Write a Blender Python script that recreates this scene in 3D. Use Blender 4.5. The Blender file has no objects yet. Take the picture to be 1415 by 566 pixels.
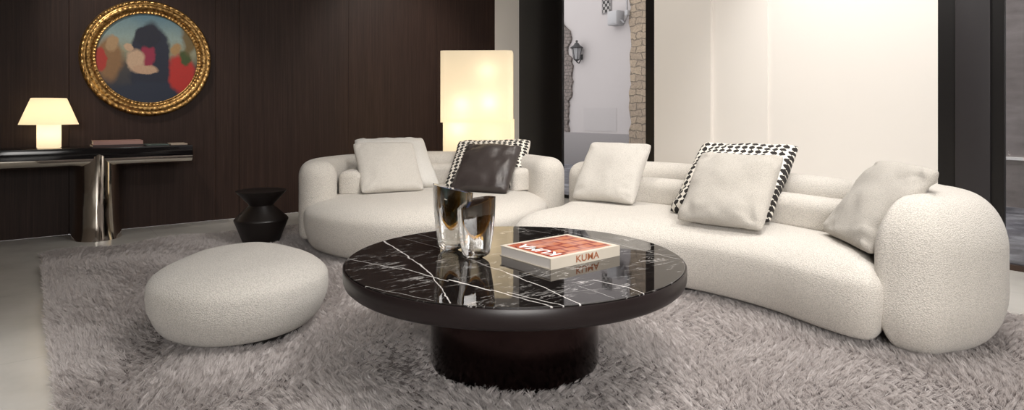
import bpy, bmesh, math, random
import numpy as np
from mathutils import Vector, Matrix, noise

random.seed(7)
rng = np.random.default_rng(7)
S = bpy.context.scene
COL = S.collection
PI = math.pi
YAW = math.radians(37.6)
CA, SA = math.cos(YAW), math.sin(YAW)


def R(r, d):
    """(right of, in front of) the viewing spot -> room coordinates"""
    return (r * CA + d * SA, -r * SA + d * CA)


# ------------------------------------------------------------------ helpers
def link(name, me, mat=None, parent=None, smooth=True):
    o = bpy.data.objects.new(name, me)
    COL.objects.link(o)
    if mat:
        for m in (mat if isinstance(mat, (list, tuple)) else [mat]):
            me.materials.append(m)
    if parent:
        o.parent = parent
    if smooth:
        me.polygons.foreach_set('use_smooth', [True] * len(me.polygons))
    return o


def obj(name, bm, mat=None, parent=None, smooth=True, sharp=None):
    me = bpy.data.meshes.new(name)
    bmesh.ops.recalc_face_normals(bm, faces=bm.faces)
    bm.to_mesh(me)
    bm.free()
    o = link(name, me, mat, parent, smooth)
    if sharp is not None:
        me.set_sharp_from_angle(angle=math.radians(sharp))
    return o


def thing(name, label, cat, loc=(0, 0, 0), rotz=0, group=None):
    o = bpy.data.objects.new(name, None)
    COL.objects.link(o)
    o.empty_display_size = .1
    o.location = loc
    o.rotation_euler = (0, 0, rotz)
    o['label'] = label
    o['category'] = cat
    if group:
        o['group'] = group
    return o


def tag(o, label, cat, group=None):
    o['label'] = label
    o['category'] = cat
    if group:
        o['group'] = group
    return o


def struct(o, label=None):
    o['kind'] = 'structure'
    if label:
        o['label'] = label
    return o


def bx(bm, x0, x1, y0, y1, z0, z1, bev=0, seg=2):
    g = bmesh.ops.create_cube(bm, size=1)
    vs = g['verts']
    for v in vs:
        v.co = Vector(((x0 + x1) / 2 + v.co.x * (x1 - x0), (y0 + y1) / 2 + v.co.y * (y1 - y0), (z0 + z1) / 2 + v.co.z * (z1 - z0)))
    if bev:
        es = list({e for v in vs for e in v.link_edges})
        bmesh.ops.bevel(bm, geom=es, offset=bev, segments=seg, profile=.5, affect='EDGES')
    return bm


def box(name, dims, mat, parent=None, bev=0, seg=2):
    bm = bmesh.new()
    bx(bm, *dims, bev=bev, seg=seg)
    return obj(name, bm, mat, parent, smooth=bool(bev), sharp=35 if bev else None)


def lathe(bm, prof, seg=64, c=(0, 0, 0), cap=True):
    rings = []
    for r, z in prof:
        if r < 1e-5:
            rings.append([bm.verts.new((c[0], c[1], c[2] + z))])
        else:
            rings.append([bm.verts.new((c[0] + r * math.cos(2 * PI * k / seg), c[1] + r * math.sin(2 * PI * k / seg), c[2] + z)) for k in range(seg)])
    for a, b in zip(rings, rings[1:]):
        if len(a) == 1 and len(b) == 1:
            continue
        for k in range(seg):
            k2 = (k + 1) % seg
            if len(a) == 1:
                bm.faces.new((a[0], b[k], b[k2]))
            elif len(b) == 1:
                bm.faces.new((a[k], a[k2], b[0]))
            else:
                bm.faces.new((a[k], a[k2], b[k2], b[k]))
    if cap:
        for rg in (rings[0], rings[-1]):
            if len(rg) > 1:
                bm.faces.new(rg)
    return bm


def catmull(P, n, closed=True):
    P = [np.array(p, float) for p in P]
    m = len(P)
    out = []
    segs = m if closed else m - 1
    for i in range(segs):
        if closed:
            p0, p1, p2, p3 = P[(i - 1) % m], P[i], P[(i + 1) % m], P[(i + 2) % m]
        else:
            p1, p2 = P[i], P[i + 1]
            p0 = P[i - 1] if i else 2 * p1 - p2
            p3 = P[i + 2] if i + 2 < m else 2 * p2 - p1
        for k in range(16):
            t = k / 16
            out.append(.5 * (2 * p1 + (p2 - p0) * t + (2 * p0 - 5 * p1 + 4 * p2 - p3) * t * t + (3 * p1 - p0 - 3 * p2 + p3) * t ** 3))
    if not closed:
        out.append(P[-1])
    out = np.array(out)
    pts = np.vstack([out, out[:1]]) if closed else out
    d = np.r_[0, np.cumsum(np.linalg.norm(np.diff(pts, axis=0), axis=1))]
    s = np.linspace(0, d[-1], n + 1 if closed else n)
    if closed:
        s = s[:-1]
    return np.stack([np.interp(s, d, pts[:, k]) for k in range(pts.shape[1])], 1)


def smooth_closed(a, it):
    for _ in range(it):
        a = (np.roll(a, 1, 0) + 2 * a + np.roll(a, -1, 0)) / 4
    return a


def normals2(P):
    t = np.roll(P, -1, 0) - np.roll(P, 1, 0)
    n = np.stack([t[:, 1], -t[:, 0]], 1)
    n /= np.linalg.norm(n, axis=1)[:, None] + 1e-9
    x, y = P[:, 0], P[:, 1]
    area = np.sum(x * np.roll(y, -1) - y * np.roll(x, -1))
    return n if area > 0 else -n        # outward


def loft(P, prof, dome=None, spine=None):
    """stack rings of a plan outline; prof = [(z, inset)], dome = [(z, shrink toward the spine)]"""
    P = np.array(P)
    N = normals2(P)
    for _ in range(6):
        N = (np.roll(N, 1, 0) + 2 * N + np.roll(N, -1, 0)) / 4
    N /= np.linalg.norm(N, axis=1)[:, None]
    if spine is None:
        T = np.repeat(P.mean(0)[None], len(P), 0)
    else:
        sp = catmull(spine, 200, closed=False)
        T = sp[np.argmin(np.linalg.norm(P[:, None] - sp[None], axis=2), axis=1)]
        T = smooth_closed(T, 60)
    lim = .035

    def at(ins):
        q = P - N * min(ins, lim)
        if ins > lim:
            dv = T - q
            L = np.linalg.norm(dv, axis=1)[:, None]
            L = smooth_closed(L, 30)
            q = q + dv * np.minimum((ins - lim) / L, .92)
        return q
    bm = bmesh.new()
    rings = []

    def ring(Q, z):
        rings.append([bm.verts.new((q[0], q[1], z)) for q in Q])
    for z, ins in prof:
        ring(at(ins), z)
    last = at(prof[-1][1])
    for z, f in (dome or []):
        ring(T + (last - T) * f, z)
    n = len(P)
    for a, b in zip(rings, rings[1:]):
        for k in range(n):
            bm.faces.new((a[k], a[(k + 1) % n], b[(k + 1) % n], b[k]))
    bm.faces.new(rings[0])
    bm.faces.new(rings[-1])
    return bm


def rounded_profile(z0, z1, rb, rt, zseam=None, bw=None, tw=None, n=9):
    """rb, rt: vertical radii bottom / top; bw, tw: how far they pull in"""
    bw = bw or rb
    tw = tw or rt
    pr = []
    for k in range(n + 1):
        a = PI / 2 * k / n
        pr.append((z0 + rb * (1 - math.cos(PI / 2 - a)) if False else z0 + rb * (1 - math.cos(a)), bw * (1 - math.sin(a))))
    if zseam:
        pr.append((zseam, 0.0))
    for k in range(n + 1):
        a = PI / 2 * k / n
        pr.append((z1 - rt + rt * math.sin(a), tw * (1 - math.cos(a))))
    return pr


def band_outline(path, width, n=220, endk=2.6):
    """outline of a thick curved band with rounded ends"""
    C = catmull(path, 90, closed=False)
    t = np.gradient(C, axis=0)
    t /= np.linalg.norm(t, axis=1)[:, None]
    nn = np.stack([t[:, 1], -t[:, 0]], 1)
    h = width / 2
    L = list(C + nn * h)
    e = C[-1]
    for k in range(1, 12):
        a = PI * k / 12
        ca, sa = math.cos(a), math.sin(a)
        ca = math.copysign(abs(ca) ** (2 / endk), ca)
        sa = abs(sa) ** (2 / endk)
        L.append(e + nn[-1] * h * ca + t[-1] * h * sa)
    L += list((C - nn * h)[::-1])
    e = C[0]
    for k in range(1, 12):
        a = PI * k / 12
        ca, sa = math.cos(a), math.sin(a)
        ca = math.copysign(abs(ca) ** (2 / endk), ca)
        sa = abs(sa) ** (2 / endk)
        L.append(e - nn[0] * h * ca - t[0] * h * sa)
    L = np.array(L)
    d = np.r_[0, np.cumsum(np.linalg.norm(np.diff(np.vstack([L, L[:1]]), axis=0), axis=1))]
    s = np.linspace(0, d[-1], n + 1)[:-1]
    LL = np.vstack([L, L[:1]])
    out = np.stack([np.interp(s, d, LL[:, 0]), np.interp(s, d, LL[:, 1])], 1)
    return smooth_closed(out, 4)


def tube(bm, pts, r, seg=10):
    pts = [Vector(p) for p in pts]
    rings = []
    for i, p in enumerate(pts):
        t = (pts[min(i + 1, len(pts) - 1)] - pts[max(i - 1, 0)]).normalized()
        a = t.orthogonal().normalized()
        if abs(t.z) < .9:
            a = t.cross(Vector((0, 0, 1))).normalized()
        b = t.cross(a)
        rings.append([bm.verts.new(p + (a * math.cos(2 * PI * k / seg) + b * math.sin(2 * PI * k / seg)) * r) for k in range(seg)])
    for a, b in zip(rings, rings[1:]):
        for k in range(seg):
            bm.faces.new((a[k], a[(k + 1) % seg], b[(k + 1) % seg], b[k]))
    bm.faces.new(rings[0])
    bm.faces.new(rings[-1])


def sweep(path, width, z0, z1, rt, bw=.03, rb=.05, n=110, endr=None, ex=2.2, thick_end=1.0):
    """a padded band along a plan path: rounded top, rounded ends, all in one skin"""
    C = catmull(path, 400, closed=False)
    d = np.r_[0, np.cumsum(np.linalg.norm(np.diff(C, axis=0), axis=1))]
    Ltot = d[-1]
    h = width / 2
    er = endr or h
    m = 14
    cut = [er * (1 - math.cos(PI / 2 * k / m)) for k in range(m + 1)]
    cut[0] = er * .0015
    ss = cut + list(np.linspace(er, Ltot - er, n)[1:-1]) + [Ltot - c for c in cut[::-1]]
    bm = bmesh.new()
    rings = []
    for s_ in ss:
        p = np.array([np.interp(s_, d, C[:, 0]), np.interp(s_, d, C[:, 1])])
        a_, b_ = max(0, s_ - .02), min(Ltot, s_ + .02)
        t = np.array([np.interp(b_, d, C[:, k]) - np.interp(a_, d, C[:, k]) for k in (0, 1)])
        t /= np.linalg.norm(t)
        nn = np.array([t[1], -t[0]])
        e = min(s_, Ltot - s_)
        q = 1.0 if e >= er else (1 - ((er - e) / er) ** ex) ** (1 / ex)
        hw = h * q
        zt = z1 - rt * .95 * (1 - q)
        zb = z0 + rb * .8 * (1 - q)
        rtt = rt * (.25 + .75 * q)
        prof = []
        for k in range(6):
            a = PI / 2 * k / 5
            prof.append((hw - bw * q * (1 - math.sin(a)), zb + rb * (1 - math.cos(a))))
        for k in range(4):
            f = (k + 1) / 5
            prof.append((hw, zb + rb + (zt - rtt - zb - rb) * f))
        for k in range(13):
            a = PI / 2 * k / 12
            ce, se = max(0, math.cos(a)) ** (2 / 2.4), math.sin(a) ** (2 / 2.4)
            prof.append((hw * ce, zt - rtt + rtt * se))
        full = prof + [(-x, z) for x, z in prof[-2::-1]]
        rings.append([bm.verts.new((p[0] + nn[0] * x, p[1] + nn[1] * x, z)) for x, z in full])
    n_ = len(rings[0])
    for A_, B_ in zip(rings, rings[1:]):
        for k in range(n_):
            bm.faces.new((A_[k], A_[(k + 1) % n_], B_[(k + 1) % n_], B_[k]))
    bm.faces.new(rings[0])
    bm.faces.new(rings[-1])
    return bm


# ------------------------------------------------------------------ materials
class NT:
    def __init__(s, name):
        s.m = bpy.data.materials.new(name)
        s.m.use_nodes = True
        s.t = s.m.node_tree
        s.t.nodes.clear()
        s.out = s.t.nodes.new('ShaderNodeOutputMaterial')

    def n(s, typ, ins=None, **kw):
        nd = s.t.nodes.new('ShaderNode' + typ)
        for k, v in kw.items():
            setattr(nd, k, v)
        for k, v in (ins or {}).items():
            s.set(nd.inputs[k], v)
        return nd

    def set(s, inp, v):
        if isinstance(v, bpy.types.NodeSocket):
            s.t.links.new(v, inp)
        elif isinstance(v, bpy.types.Node):
            s.t.links.new(v.outputs[0], inp)
        else:
            if isinstance(v, (tuple, list)) and len(v) == 3 and inp.type == 'RGBA':
                v = (*v, 1)
            inp.default_value = v

    def math(s, op, a, b=None, c=None, clamp=False):
        nd = s.t.nodes.new('ShaderNodeMath')
        nd.operation = op
        nd.use_clamp = clamp
        for i, v in enumerate((a, b, c)):
            if v is not None:
                s.set(nd.inputs[i], v)
        return nd.outputs[0]

    def mix(s, f, a, b, mode='MIX'):
        nd = s.t.nodes.new('ShaderNodeMix')
        nd.data_type = 'RGBA'
        nd.blend_type = mode
        s.set(nd.inputs[0], f)
        s.set(nd.inputs[6], a)
        s.set(nd.inputs[7], b)
        return nd.outputs[2]

    def ramp(s, f, stops, interp='LINEAR'):
        nd = s.t.nodes.new('ShaderNodeValToRGB')
        cr = nd.color_ramp
        cr.interpolation = interp
        while len(cr.elements) > 1:
            cr.elements.remove(cr.elements[-1])
        cr.elements[0].position = stops[0][0]
        cr.elements[0].color = (*stops[0][1], 1)
        for p, c in stops[1:]:
            e = cr.elements.new(p)
            e.color = (*c, 1)
        s.set(nd.inputs[0], f)
        return nd.outputs[0]

    def coords(s, kind='Object'):
        return s.n('TexCoord').outputs[kind]

    def noise(s, vec, scale, detail=3, rough=.5, dist=0):
        return s.n('TexNoise', {'Vector': vec, 'Scale': scale, 'Detail': detail, 'Roughness': rough, 'Distortion': dist}).outputs['Fac']

    def mapping(s, vec, scale=(1, 1, 1), rot=(0, 0, 0), loc=(0, 0, 0)):
        return s.n('Mapping', {'Vector': vec, 'Scale': scale, 'Rotation': rot, 'Location': loc}).outputs[0]

    def bump(s, h, strength=.3, dist=.01):
        return s.n('Bump', {'Height': h, 'Strength': strength, 'Distance': dist}).outputs[0]

    def pbr(s, **kw):
        p = s.n('BsdfPrincipled')
        for k, v in kw.items():
            s.set(p.inputs[k.replace('_', ' ')], v)
        s.t.links.new(p.outputs[0], s.out.inputs[0])
        return p


def plain(name, col, rough=.5, metal=0, **kw):
    a = NT(name)
    v = a.coords()
    n = a.noise(v, 14, 3)
    c = a.mix(n, tuple(x * .92 for x in col), tuple(min(1, x * 1.08) for x in col))
    a.pbr(Base_Color=c, Roughness=rough, Metallic=metal, **kw)
    return a.m


def fabric(name, col, sc=230, strength=.55, twill=True, spk=.70):
    a = NT(name)
    v = a.coords()
    vo = a.n('TexVoronoi', {'Vector': a.mapping(v, (1, 1, 1.25), (.5, .3, .78)), 'Scale': sc, 'Randomness': .85}).outputs['Distance']
    n1 = a.noise(v, sc * 1.7, 2)
    n2 = a.noise(v, 5, 3)
    h = a.math('ADD', a.math('MULTIPLY', vo, -1.0), a.math('MULTIPLY', n1, .5))
    sp = a.ramp(vo, [(.1, tuple(min(1, c * 1.06) for c in col)), (.70, tuple(c * spk for c in col))])
    c = a.mix(a.math('MULTIPLY', n2, .35), sp, tuple(c * .9 for c in col))
    a.pbr(Base_Color=c, Roughness=.92, Normal=a.bump(h, strength, .004), Sheen_Weight=.25, Sheen_Roughness=.5)
    return a.m


M = {}
M['boucle'] = fabric('ivory_boucle', (.745, .70, .635), 165, .75, spk=.70)
M['boucle_ott'] = fabric('ivory_boucle_ottoman', (.68, .645, .595), 165, .75, spk=.70)
M['cushion'] = fabric('ivory_weave', (.72, .68, .62), 260, .6)
M['cushion_grey'] = fabric('grey_ivory_weave', (.60, .56, .50), 260, .6)
M['cushion_white'] = fabric('white_weave', (.80, .775, .73), 380, .3)


def leather():
    a = NT('brown_leather')
    v = a.coords()
    n = a.noise(v, 9, 4)
    f = a.n('TexVoronoi', {'Vector': v, 'Scale': 300}).outputs['Distance']
    c = a.mix(n, (.030, .023, .022), (.052, .042, .040))
    a.pbr(Base_Color=c, Roughness=.36, Normal=a.bump(a.math('ADD', a.math('MULTIPLY', n, 3.0), a.math('MULTIPLY', f, .15)), .25, .01))
    return a.m


def dots(name):
    a = NT(name)
    v = a.coords()
    sx = a.n('SeparateXYZ', {'Vector': v})
    px, py = .046, .040
    X = a.math('DIVIDE', sx.outputs[0], px)
    Y = a.math('DIVIDE', sx.outputs[1], py)
    row = a.math('FLOOR', Y)
    off = a.math('MULTIPLY', a.math('MODULO', a.math('ABSOLUTE', row), 2.0), .12)
    fx = a.math('SUBTRACT', a.math('FRACT', a.math('ADD', X, off)), .5)
    fy = a.math('SUBTRACT', a.math('FRACT', Y), .5)
    nz = a.math('MULTIPLY', a.math('SUBTRACT', a.noise(v, 160, 2), .5), .10)
    d = a.math('SQRT', a.math('ADD', a.math('POWER', a.math('DIVIDE', fx, .43), 2.0), a.math('POWER', a.math('DIVIDE', fy, .40), 2.0)))
    k = a.math('LESS_THAN', a.math('ADD', d, nz), .93)
    link_ = a.math('LESS_THAN', a.math('ABSOLUTE', fx), .08)
    k = a.math('MAXIMUM', k, link_)
    c = a.mix(k, (.76, .72, .65), (.018, .015, .014))
    a.pbr(Base_Color=c, Roughness=.9, Normal=a.bump(a.noise(v, 500, 2), .3, .003))
    return a.m


def wood():
    a = NT('dark_stained_oak_panel')
    v = a.coords()
    w1 = a.noise(a.mapping(v, (90, 90, 1.6)), 1.0, 4, .6)
    w2 = a.noise(a.mapping(v, (300, 300, 4)), 1.0, 3, .6)
    w3 = a.noise(a.mapping(v, (2.2, 2.2, .12)), 1.0, 2)
    f = a.math('ADD', a.math('MULTIPLY', w1, .6), a.math('MULTIPLY', w2, .4))
    c = a.ramp(f, [(.30, (.013, .0060, .0042)), (.5, (.030, .0150, .0105)), (.72, (.060, .032, .022))])
    c = a.mix(a.math('MULTIPLY', w3, .5), c, (.018, .010, .0085))
    a.pbr(Base_Color=c, Roughness=.5, Specular_IOR_Level=.25, Normal=a.bump(f, .25, .002))
    return a.m


def plaster(name, col, rough=.85, sc=40, st=.05):
    a = NT(name)
    v = a.coords()
    n = a.noise(v, sc, 5)
    n2 = a.noise(v, .9, 2)
    c = a.mix(n2, tuple(x * .97 for x in col), tuple(min(1, x * 1.02) for x in col))
    a.pbr(Base_Color=c, Roughness=rough, Normal=a.bump(n, st, .004))
    return a.m


def stone_floor():
    a = NT('pale_stone_floor')
    v = a.coords()
    n1 = a.noise(a.mapping(v, (1, 1, 1), (0, 0, .5)), 2.2, 5, .55)
    n2 = a.noise(v, 22, 4)
    c = a.ramp(n1, [(.3, (.50, .48, .445)), (.5, (.59, .57, .53)), (.7, (.66, .64, .60))])
    c = a.mix(a.math('MULTIPLY', n2, .25), c, (.55, .53, .50))
    sx = a.n('SeparateXYZ', {'Vector': v})
    j = None
    for ax, p, o in ((0, 1.2, -.86), (1, 1.2, .30)):
        t = a.math('FRACT', a.math('DIVIDE', a.math('ADD', sx.outputs[ax], 12 + o), p))
        g = a.math('LESS_THAN', t, .0025)
        j = g if j is None else a.math('MAXIMUM', j, g)
    c = a.mix(a.math('MULTIPLY', j, .6), c, (.36, .34, .32))
    r = .27
    a.pbr(Base_Color=c, Roughness=r, Specular_IOR_Level=.5)
    return a.m


def marble():
    a = NT('black_marble_white_veins')
    v = a.coords()
    sx = a.n('SeparateXYZ', {'Vector': v})
    wob = a.n('TexNoise', {'Vector': v, 'Scale': 7.0, 'Detail': 5, 'Roughness': .65})
    wc = a.n('SeparateColor', {'Color': wob.outputs['Color']})
    X = a.math('ADD', sx.outputs[0], a.math('MULTIPLY', a.math('SUBTRACT', wc.outputs[0], .5), .035))
    Y = a.math('ADD', sx.outputs[1], a.math('MULTIPLY', a.math('SUBTRACT', wc.outputs[1], .5), .035))
    brk = a.noise(v, 26, 4, .6)
    brk2 = a.noise(v, 9, 3, .6)
    total = None
    for (x0, y0, x1, y1, w, k) in VEINS:
        L = math.hypot(x1 - x0, y1 - y0)
        tx, ty = (x1 - x0) / L, (y1 - y0) / L
        dx = a.math('SUBTRACT', X, x0)
        dy = a.math('SUBTRACT', Y, y0)
        along = a.math('ADD', a.math('MULTIPLY', dx, tx), a.math('MULTIPLY', dy, ty))
        dist = a.math('ABSOLUTE', a.math('SUBTRACT', a.math('MULTIPLY', dx, ty), a.math('MULTIPLY', dy, tx)))
        inside = a.math('MULTIPLY', a.math('GREATER_THAN', along, 0.0), a.math('LESS_THAN', along, L))
        ww = a.math('MULTIPLY', w * .85, a.math('ADD', .25, a.math('MULTIPLY', brk2, 1.5)))
        m = a.math('SUBTRACT', 1.0, a.math('DIVIDE', dist, ww), clamp=True)
        m = a.math('POWER', m, .6)
        m = a.math('MULTIPLY', a.math('MULTIPLY', m, inside), k)
        total = m if total is None else a.math('MAXIMUM', total, m)
    # fine hair veins running mostly one way
    hv = a.mapping(v, (3.0, 16.0, 1.0), (0, 0, math.radians(VANG)))
    n = a.noise(hv, 1.0, 6, .62, .6)
    hair = a.math('SUBTRACT', 1.0, a.math('MULTIPLY', a.math('ABSOLUTE', a.math('SUBTRACT', n, .5)), 70.0), clamp=True)
    hair = a.math('MULTIPLY', hair, a.math('MULTIPLY', a.math('SUBTRACT', brk2, .45), 4.0, clamp=True))
    total = a.math('MAXIMUM', a.math('MULTIPLY', total, a.math('ADD', .50, brk)), a.math('MULTIPLY', hair, .75), clamp=True)
    base = a.mix(a.noise(v, 12, 5), (.005, .004, .004), (.016, .013, .012))
    c = a.mix(total, base, (.85, .82, .79))
    a.pbr(Base_Color=c, Roughness=.03, IOR=1.55)
    return a.m


def chrome():
    a = NT('polished_warm_steel')
    v = a.coords()
    n = a.noise(v, 3, 2)
    c = a.mix(n, (.86, .80, .72), (.92, .86, .78))
    a.pbr(Base_Color=c, Metallic=1.0, Roughness=.06)
    return a.m


def glass(name, col=(1, 1, 1), ior=1.5, rough=0.0):
    a = NT(name)
    g = a.n('BsdfGlass', {'Color': col, 'IOR': ior, 'Roughness': rough})
    a.t.links.new(g.outputs[0], a.out.inputs[0])
    return a.m


def pane_glass():
    a = NT('window_glass')
    bf = a.n('NewGeometry').outputs['Backfacing']
    fr = a.n('Fresnel', {'IOR': a.math('SUBTRACT', 1.5, a.math('MULTIPLY', bf, 1.5 - 1 / 1.5))})
    t = a.n('BsdfTransparent', {'Color': (.93, .94, .94)})
    g = a.n('BsdfGlossy', {'Color': (1, 1, 1), 'Roughness': 0.0})
    mx = a.n('MixShader', {0: fr.outputs[0], 1: t.outputs[0], 2: g.outputs[0]})
    a.t.links.new(mx.outputs[0], a.out.inputs[0])
    return a.m


def shade(name, col, e, trans=.75):
    a = NT(name)
    v = a.coords()
    n = a.noise(v, 60, 3)
    d = a.n('BsdfDiffuse', {'Color': col})
    t = a.n('BsdfTranslucent', {'Color': a.mix(n, tuple(c * .96 for c in col), col)})
    mx = a.n('MixShader', {0: trans, 1: d.outputs[0], 2: t.outputs[0]})
    em = a.n('Emission', {'Color': (1.0, .86, .62), 'Strength': e})
    ad = a.n('AddShader', {0: mx.outputs[0], 1: em.outputs[0]})
    a.t.links.new(ad.outputs[0], a.out.inputs[0])
    return a.m


def emis(name, col, e):
    a = NT(name)
    em = a.n('Emission', {'Color': col, 'Strength': e})
    a.t.links.new(em.outputs[0], a.out.inputs[0])
    return a.m


def gold():
    a = NT('antique_gilding')
    v = a.coords()
    n = a.noise(v, 45, 5, .6)
    c = a.ramp(n, [(.32, (.10, .048, .015)), (.5, (.42, .24, .08)), (.7, (.72, .48, .20))])
    a.pbr(Base_Color=c, Metallic=.9, Roughness=.34, Normal=a.bump(n, .35, .004))
    return a.m


def canvas():
    """soft abstract colour masses in an old-master palette"""
    a = NT('painted_canvas')
    v = a.coords()
    wob = a.n('TexNoise', {'Vector': v, 'Scale': 9.0, 'Detail': 5, 'Roughness': .6})
    wc = a.n('SeparateColor', {'Color': wob.outputs['Color']})
    sx = a.n('SeparateXYZ', {'Vector': v})
    X = a.math('ADD', sx.outputs[0], a.math('MULTIPLY', a.math('SUBTRACT', wc.outputs[0], .5), .09))
    Y = a.math('ADD', sx.outputs[2], a.math('MULTIPLY', a.math('SUBTRACT', wc.outputs[1], .5), .09))
    t = a.math('MULTIPLY_ADD', Y, 1.2, .5)
    c = a.ramp(t, [(.1, (.015, .022, .045)), (.42, (.06, .055, .05)), (.56, (.30, .30, .20)), (.72, (.27, .36, .34)), (.95, (.10, .20, .26))])
    for (cx, cy, rx, ry, col, soft) in [
        (.02, -.10, .17, .42, (.012, .018, .040), .15),
        (.02, -.34, .36, .13, (.014, .024, .050), .3),
        (-.30, -.02, .10, .19, (.26, .14, .06), .4),
        (-.36, -.02, .05, .10, (.42, .03, .02), .3),
        (-.27, .12, .045, .07, (.42, .27, .14), .4),
        (.27, -.13, .11, .18, (.48, .025, .02), .3),
        (.30, .02, .05, .07, (.05, .08, .02), .4),
        (.22, .09, .04, .05, (.40, .24, .10), .4),
        (.33, .20, .06, .15, (.16, .11, .04), .5),
        (.00, .03, .055, .12, (.30, .02, .06), .3),
        (-.10, -.03, .075, .10, (.58, .40, .27), .35),
        (-.02, -.10, .10, .035, (.55, .36, .24), .35),
        (.00, .20, .10, .10, (.010, .014, .030), .2),
        (-.15, .09, .032, .035, (.56, .38, .25), .35),
    ]:
        d = a.math('SQRT', a.math('ADD', a.math('POWER', a.math('DIVIDE', a.math('SUBTRACT', X, cx), rx), 2.0),
                                  a.math('POWER', a.math('DIVIDE', a.math('SUBTRACT', Y, cy), ry), 2.0)))
        k = a.math('DIVIDE', a.math('SUBTRACT', 1.0 + soft / 2, d), soft, clamp=True)
        c = a.mix(k, c, col)
    g = a.noise(v, 60, 4)
    c = a.mix(a.math('MULTIPLY', g, .3), c, (.05, .04, .03))
    a.pbr(Base_Color=c, Roughness=.35)
    return a.m


def stonework(name, c1, c2, mortar, sc=1.0, bw=.27, bh=.125):
    a = NT(name)
    v = a.coords()
    sw = a.n('SeparateXYZ', {'Vector': v})
    uv = a.n('CombineXYZ', {'X': sw.outputs[1], 'Y': sw.outputs[2], 'Z': 0.0})
    nz = a.n('TexNoise', {'Vector': uv.outputs[0], 'Scale': 6.0, 'Detail': 3})
    dv = a.n('VectorMath', {0: uv.outputs[0], 1: a.n('VectorMath', {0: nz.outputs['Color'], 1: (.15, .13, 0)}, operation='MULTIPLY').outputs[0]}, operation='ADD')
    b = a.n('TexBrick', {'Vector': dv.outputs[0], 'Color1': (*c1, 1), 'Color2': (*c2, 1), 'Mortar': (*mortar, 1), 'Scale': sc,
                         'Mortar Size': .010, 'Mortar Smooth': .4, 'Brick Width': bw, 'Row Height': bh, 'Bias': .0})
    g = a.noise(v, 30, 5, .65)
    c = a.mix(.35, b.outputs['Color'], a.ramp(g, [(.3, tuple(x * .5 for x in c1)), (.7, tuple(min(1, x * 1.4) for x in c2))]))
    h = a.math('ADD', a.math('MULTIPLY', b.outputs['Fac'], -1.0), g)
    a.pbr(Base_Color=c, Roughness=.9, Normal=a.bump(h, .9, .03))
    return a.m


def darkwall():
    a = NT('dark_rendered_stone')
    v = a.coords()
    n = a.noise(v, 1.6, 7, .65)
    n2 = a.noise(a.mapping(v, (1, 1, 5)), 3.0, 5)
    f = a.math('ADD', a.math('MULTIPLY', n, .6), a.math('MULTIPLY', n2, .4))
    c = a.ramp(f, [(.3, (.15, .132, .128)), (.5, (.23, .205, .20)), (.7, (.32, .29, .285))])
    a.pbr(Base_Color=c, Roughness=.9, Normal=a.bump(f, .5, .02))
    return a.m


def street():
    a = NT('street_paving')
    v = a.coords()
    n = a.noise(v, 3.0, 6, .6)
    c = a.ramp(n, [(.35, (.05, .055, .07)), (.5, (.16, .16, .18)), (.65, (.34, .35, .38))])
    a.pbr(Base_Color=c, Roughness=.5)
    return a.m


# marble veins in table coordinates (x0, y0, x1, y1, half width, strength), room axes about the table centre
TCX, TCY = R(.012, 2.593)


VEINS = [
    (-0.256, 0.837, -0.342, 0.29, 0.00495, 1),
    (-0.342, 0.29, -0.417, -0.035, 0.0044, 1),
    (-0.417, -0.035, -0.551, -0.383, 0.00275, 0.9),
    (-0.568, 0.383, -0.469, 0.086, 0.0033, 0.7),
    (-0.459, 0.105, -0.421, -0.156, 0.00385, 0.8),
    (-0.411, -0.14, -0.364, -0.347, 0.0055, 1),
    (-0.359, -0.34, -0.321, -0.606, 0.00385, 0.9),
    (-0.199, 0.679, -0.162, 0.309, 0.00165, 0.5),
    (-0.676, -0.041, -0.575, -0.327, 0.0022, 0.5),
    (-0.177, 0.114, -0.186, -0.277, 0.0022, 0.6),
    (-0.184, -0.188, -0.204, -0.438, 0.0033, 1),
    (-0.204, -0.438, -0.239, -0.669, 0.0033, 1),
    (-0.336, -0.39, -0.282, -0.645, 0.0033, 0.8),
    (-0.001, -0.456, 0.02, -0.6, 0.0033, 0.9),
    (0.02, -0.6, 0.003, -0.693, 0.0033, 0.9),
    (-0.099, -0.485, -0.106, -0.659, 0.00165, 0.5),
    (0.551, 0.438, 0.514, -0.079, 0.0022, 0.7),
    (0.514, -0.079, 0.495, -0.451, 0.0022, 0.8),
    (0.388, -0.238, 0.546, -0.394, 0.0022, 0.5),
    (0.385, 0.489, 0.437, 0.28, 0.0022, 0.6),
    (-0.088, 0.779, -0.073, 0.496, 0.00165, 0.6),
    (-0.191, -0.513, -0.04, -0.564, 0.00165, 0.4),
]
VANG = 76.0

M['leather'] = leather()
M['dots'] = dots('black_oval_weave')
M['wood'] = wood()
M['white_wall'] = plaster('warm_white_plaster', (.84, .80, .75))
M['ceiling'] = plaster('ceiling_paint', (.55, .53, .50))
M['dim_wall'] = plaster('taupe_wall_paint', (.35, .31, .28))
M['floor'] = stone_floor()
M['marble'] = marble()
M['chrome'] = chrome()
M['dark_reflection'] = plain('painted_dark_reflection', (.006, .005, .006), .12)  # black gloss in place of the dark room mirrored in the console steel
M['black'] = plain('black_metal', (.006, .005, .005), .40)
M['charcoal'] = plain('charcoal_metal', (.022, .019, .021), .5)
M['bronze'] = plain('brown_lacquered_metal', (.016, .011, .011), .34, 0, Specular_IOR_Level=.35)
M['bronze_gloss'] = plain('polished_dark_bronze', (.035, .022, .021), .12, 1.0)
M['ebony'] = plain('black_stained_ash', (.012, .009, .008), .38)
M['gold'] = gold()
M['canvas'] = canvas()
M['plaster_out'] = plaster('grey_street_plaster', (.50, .47, .465), .9, 12, .3)
M['plinth_out'] = plaster('grey_plinth_render', (.27, .255, .255), .9, 14, .4)
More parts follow.
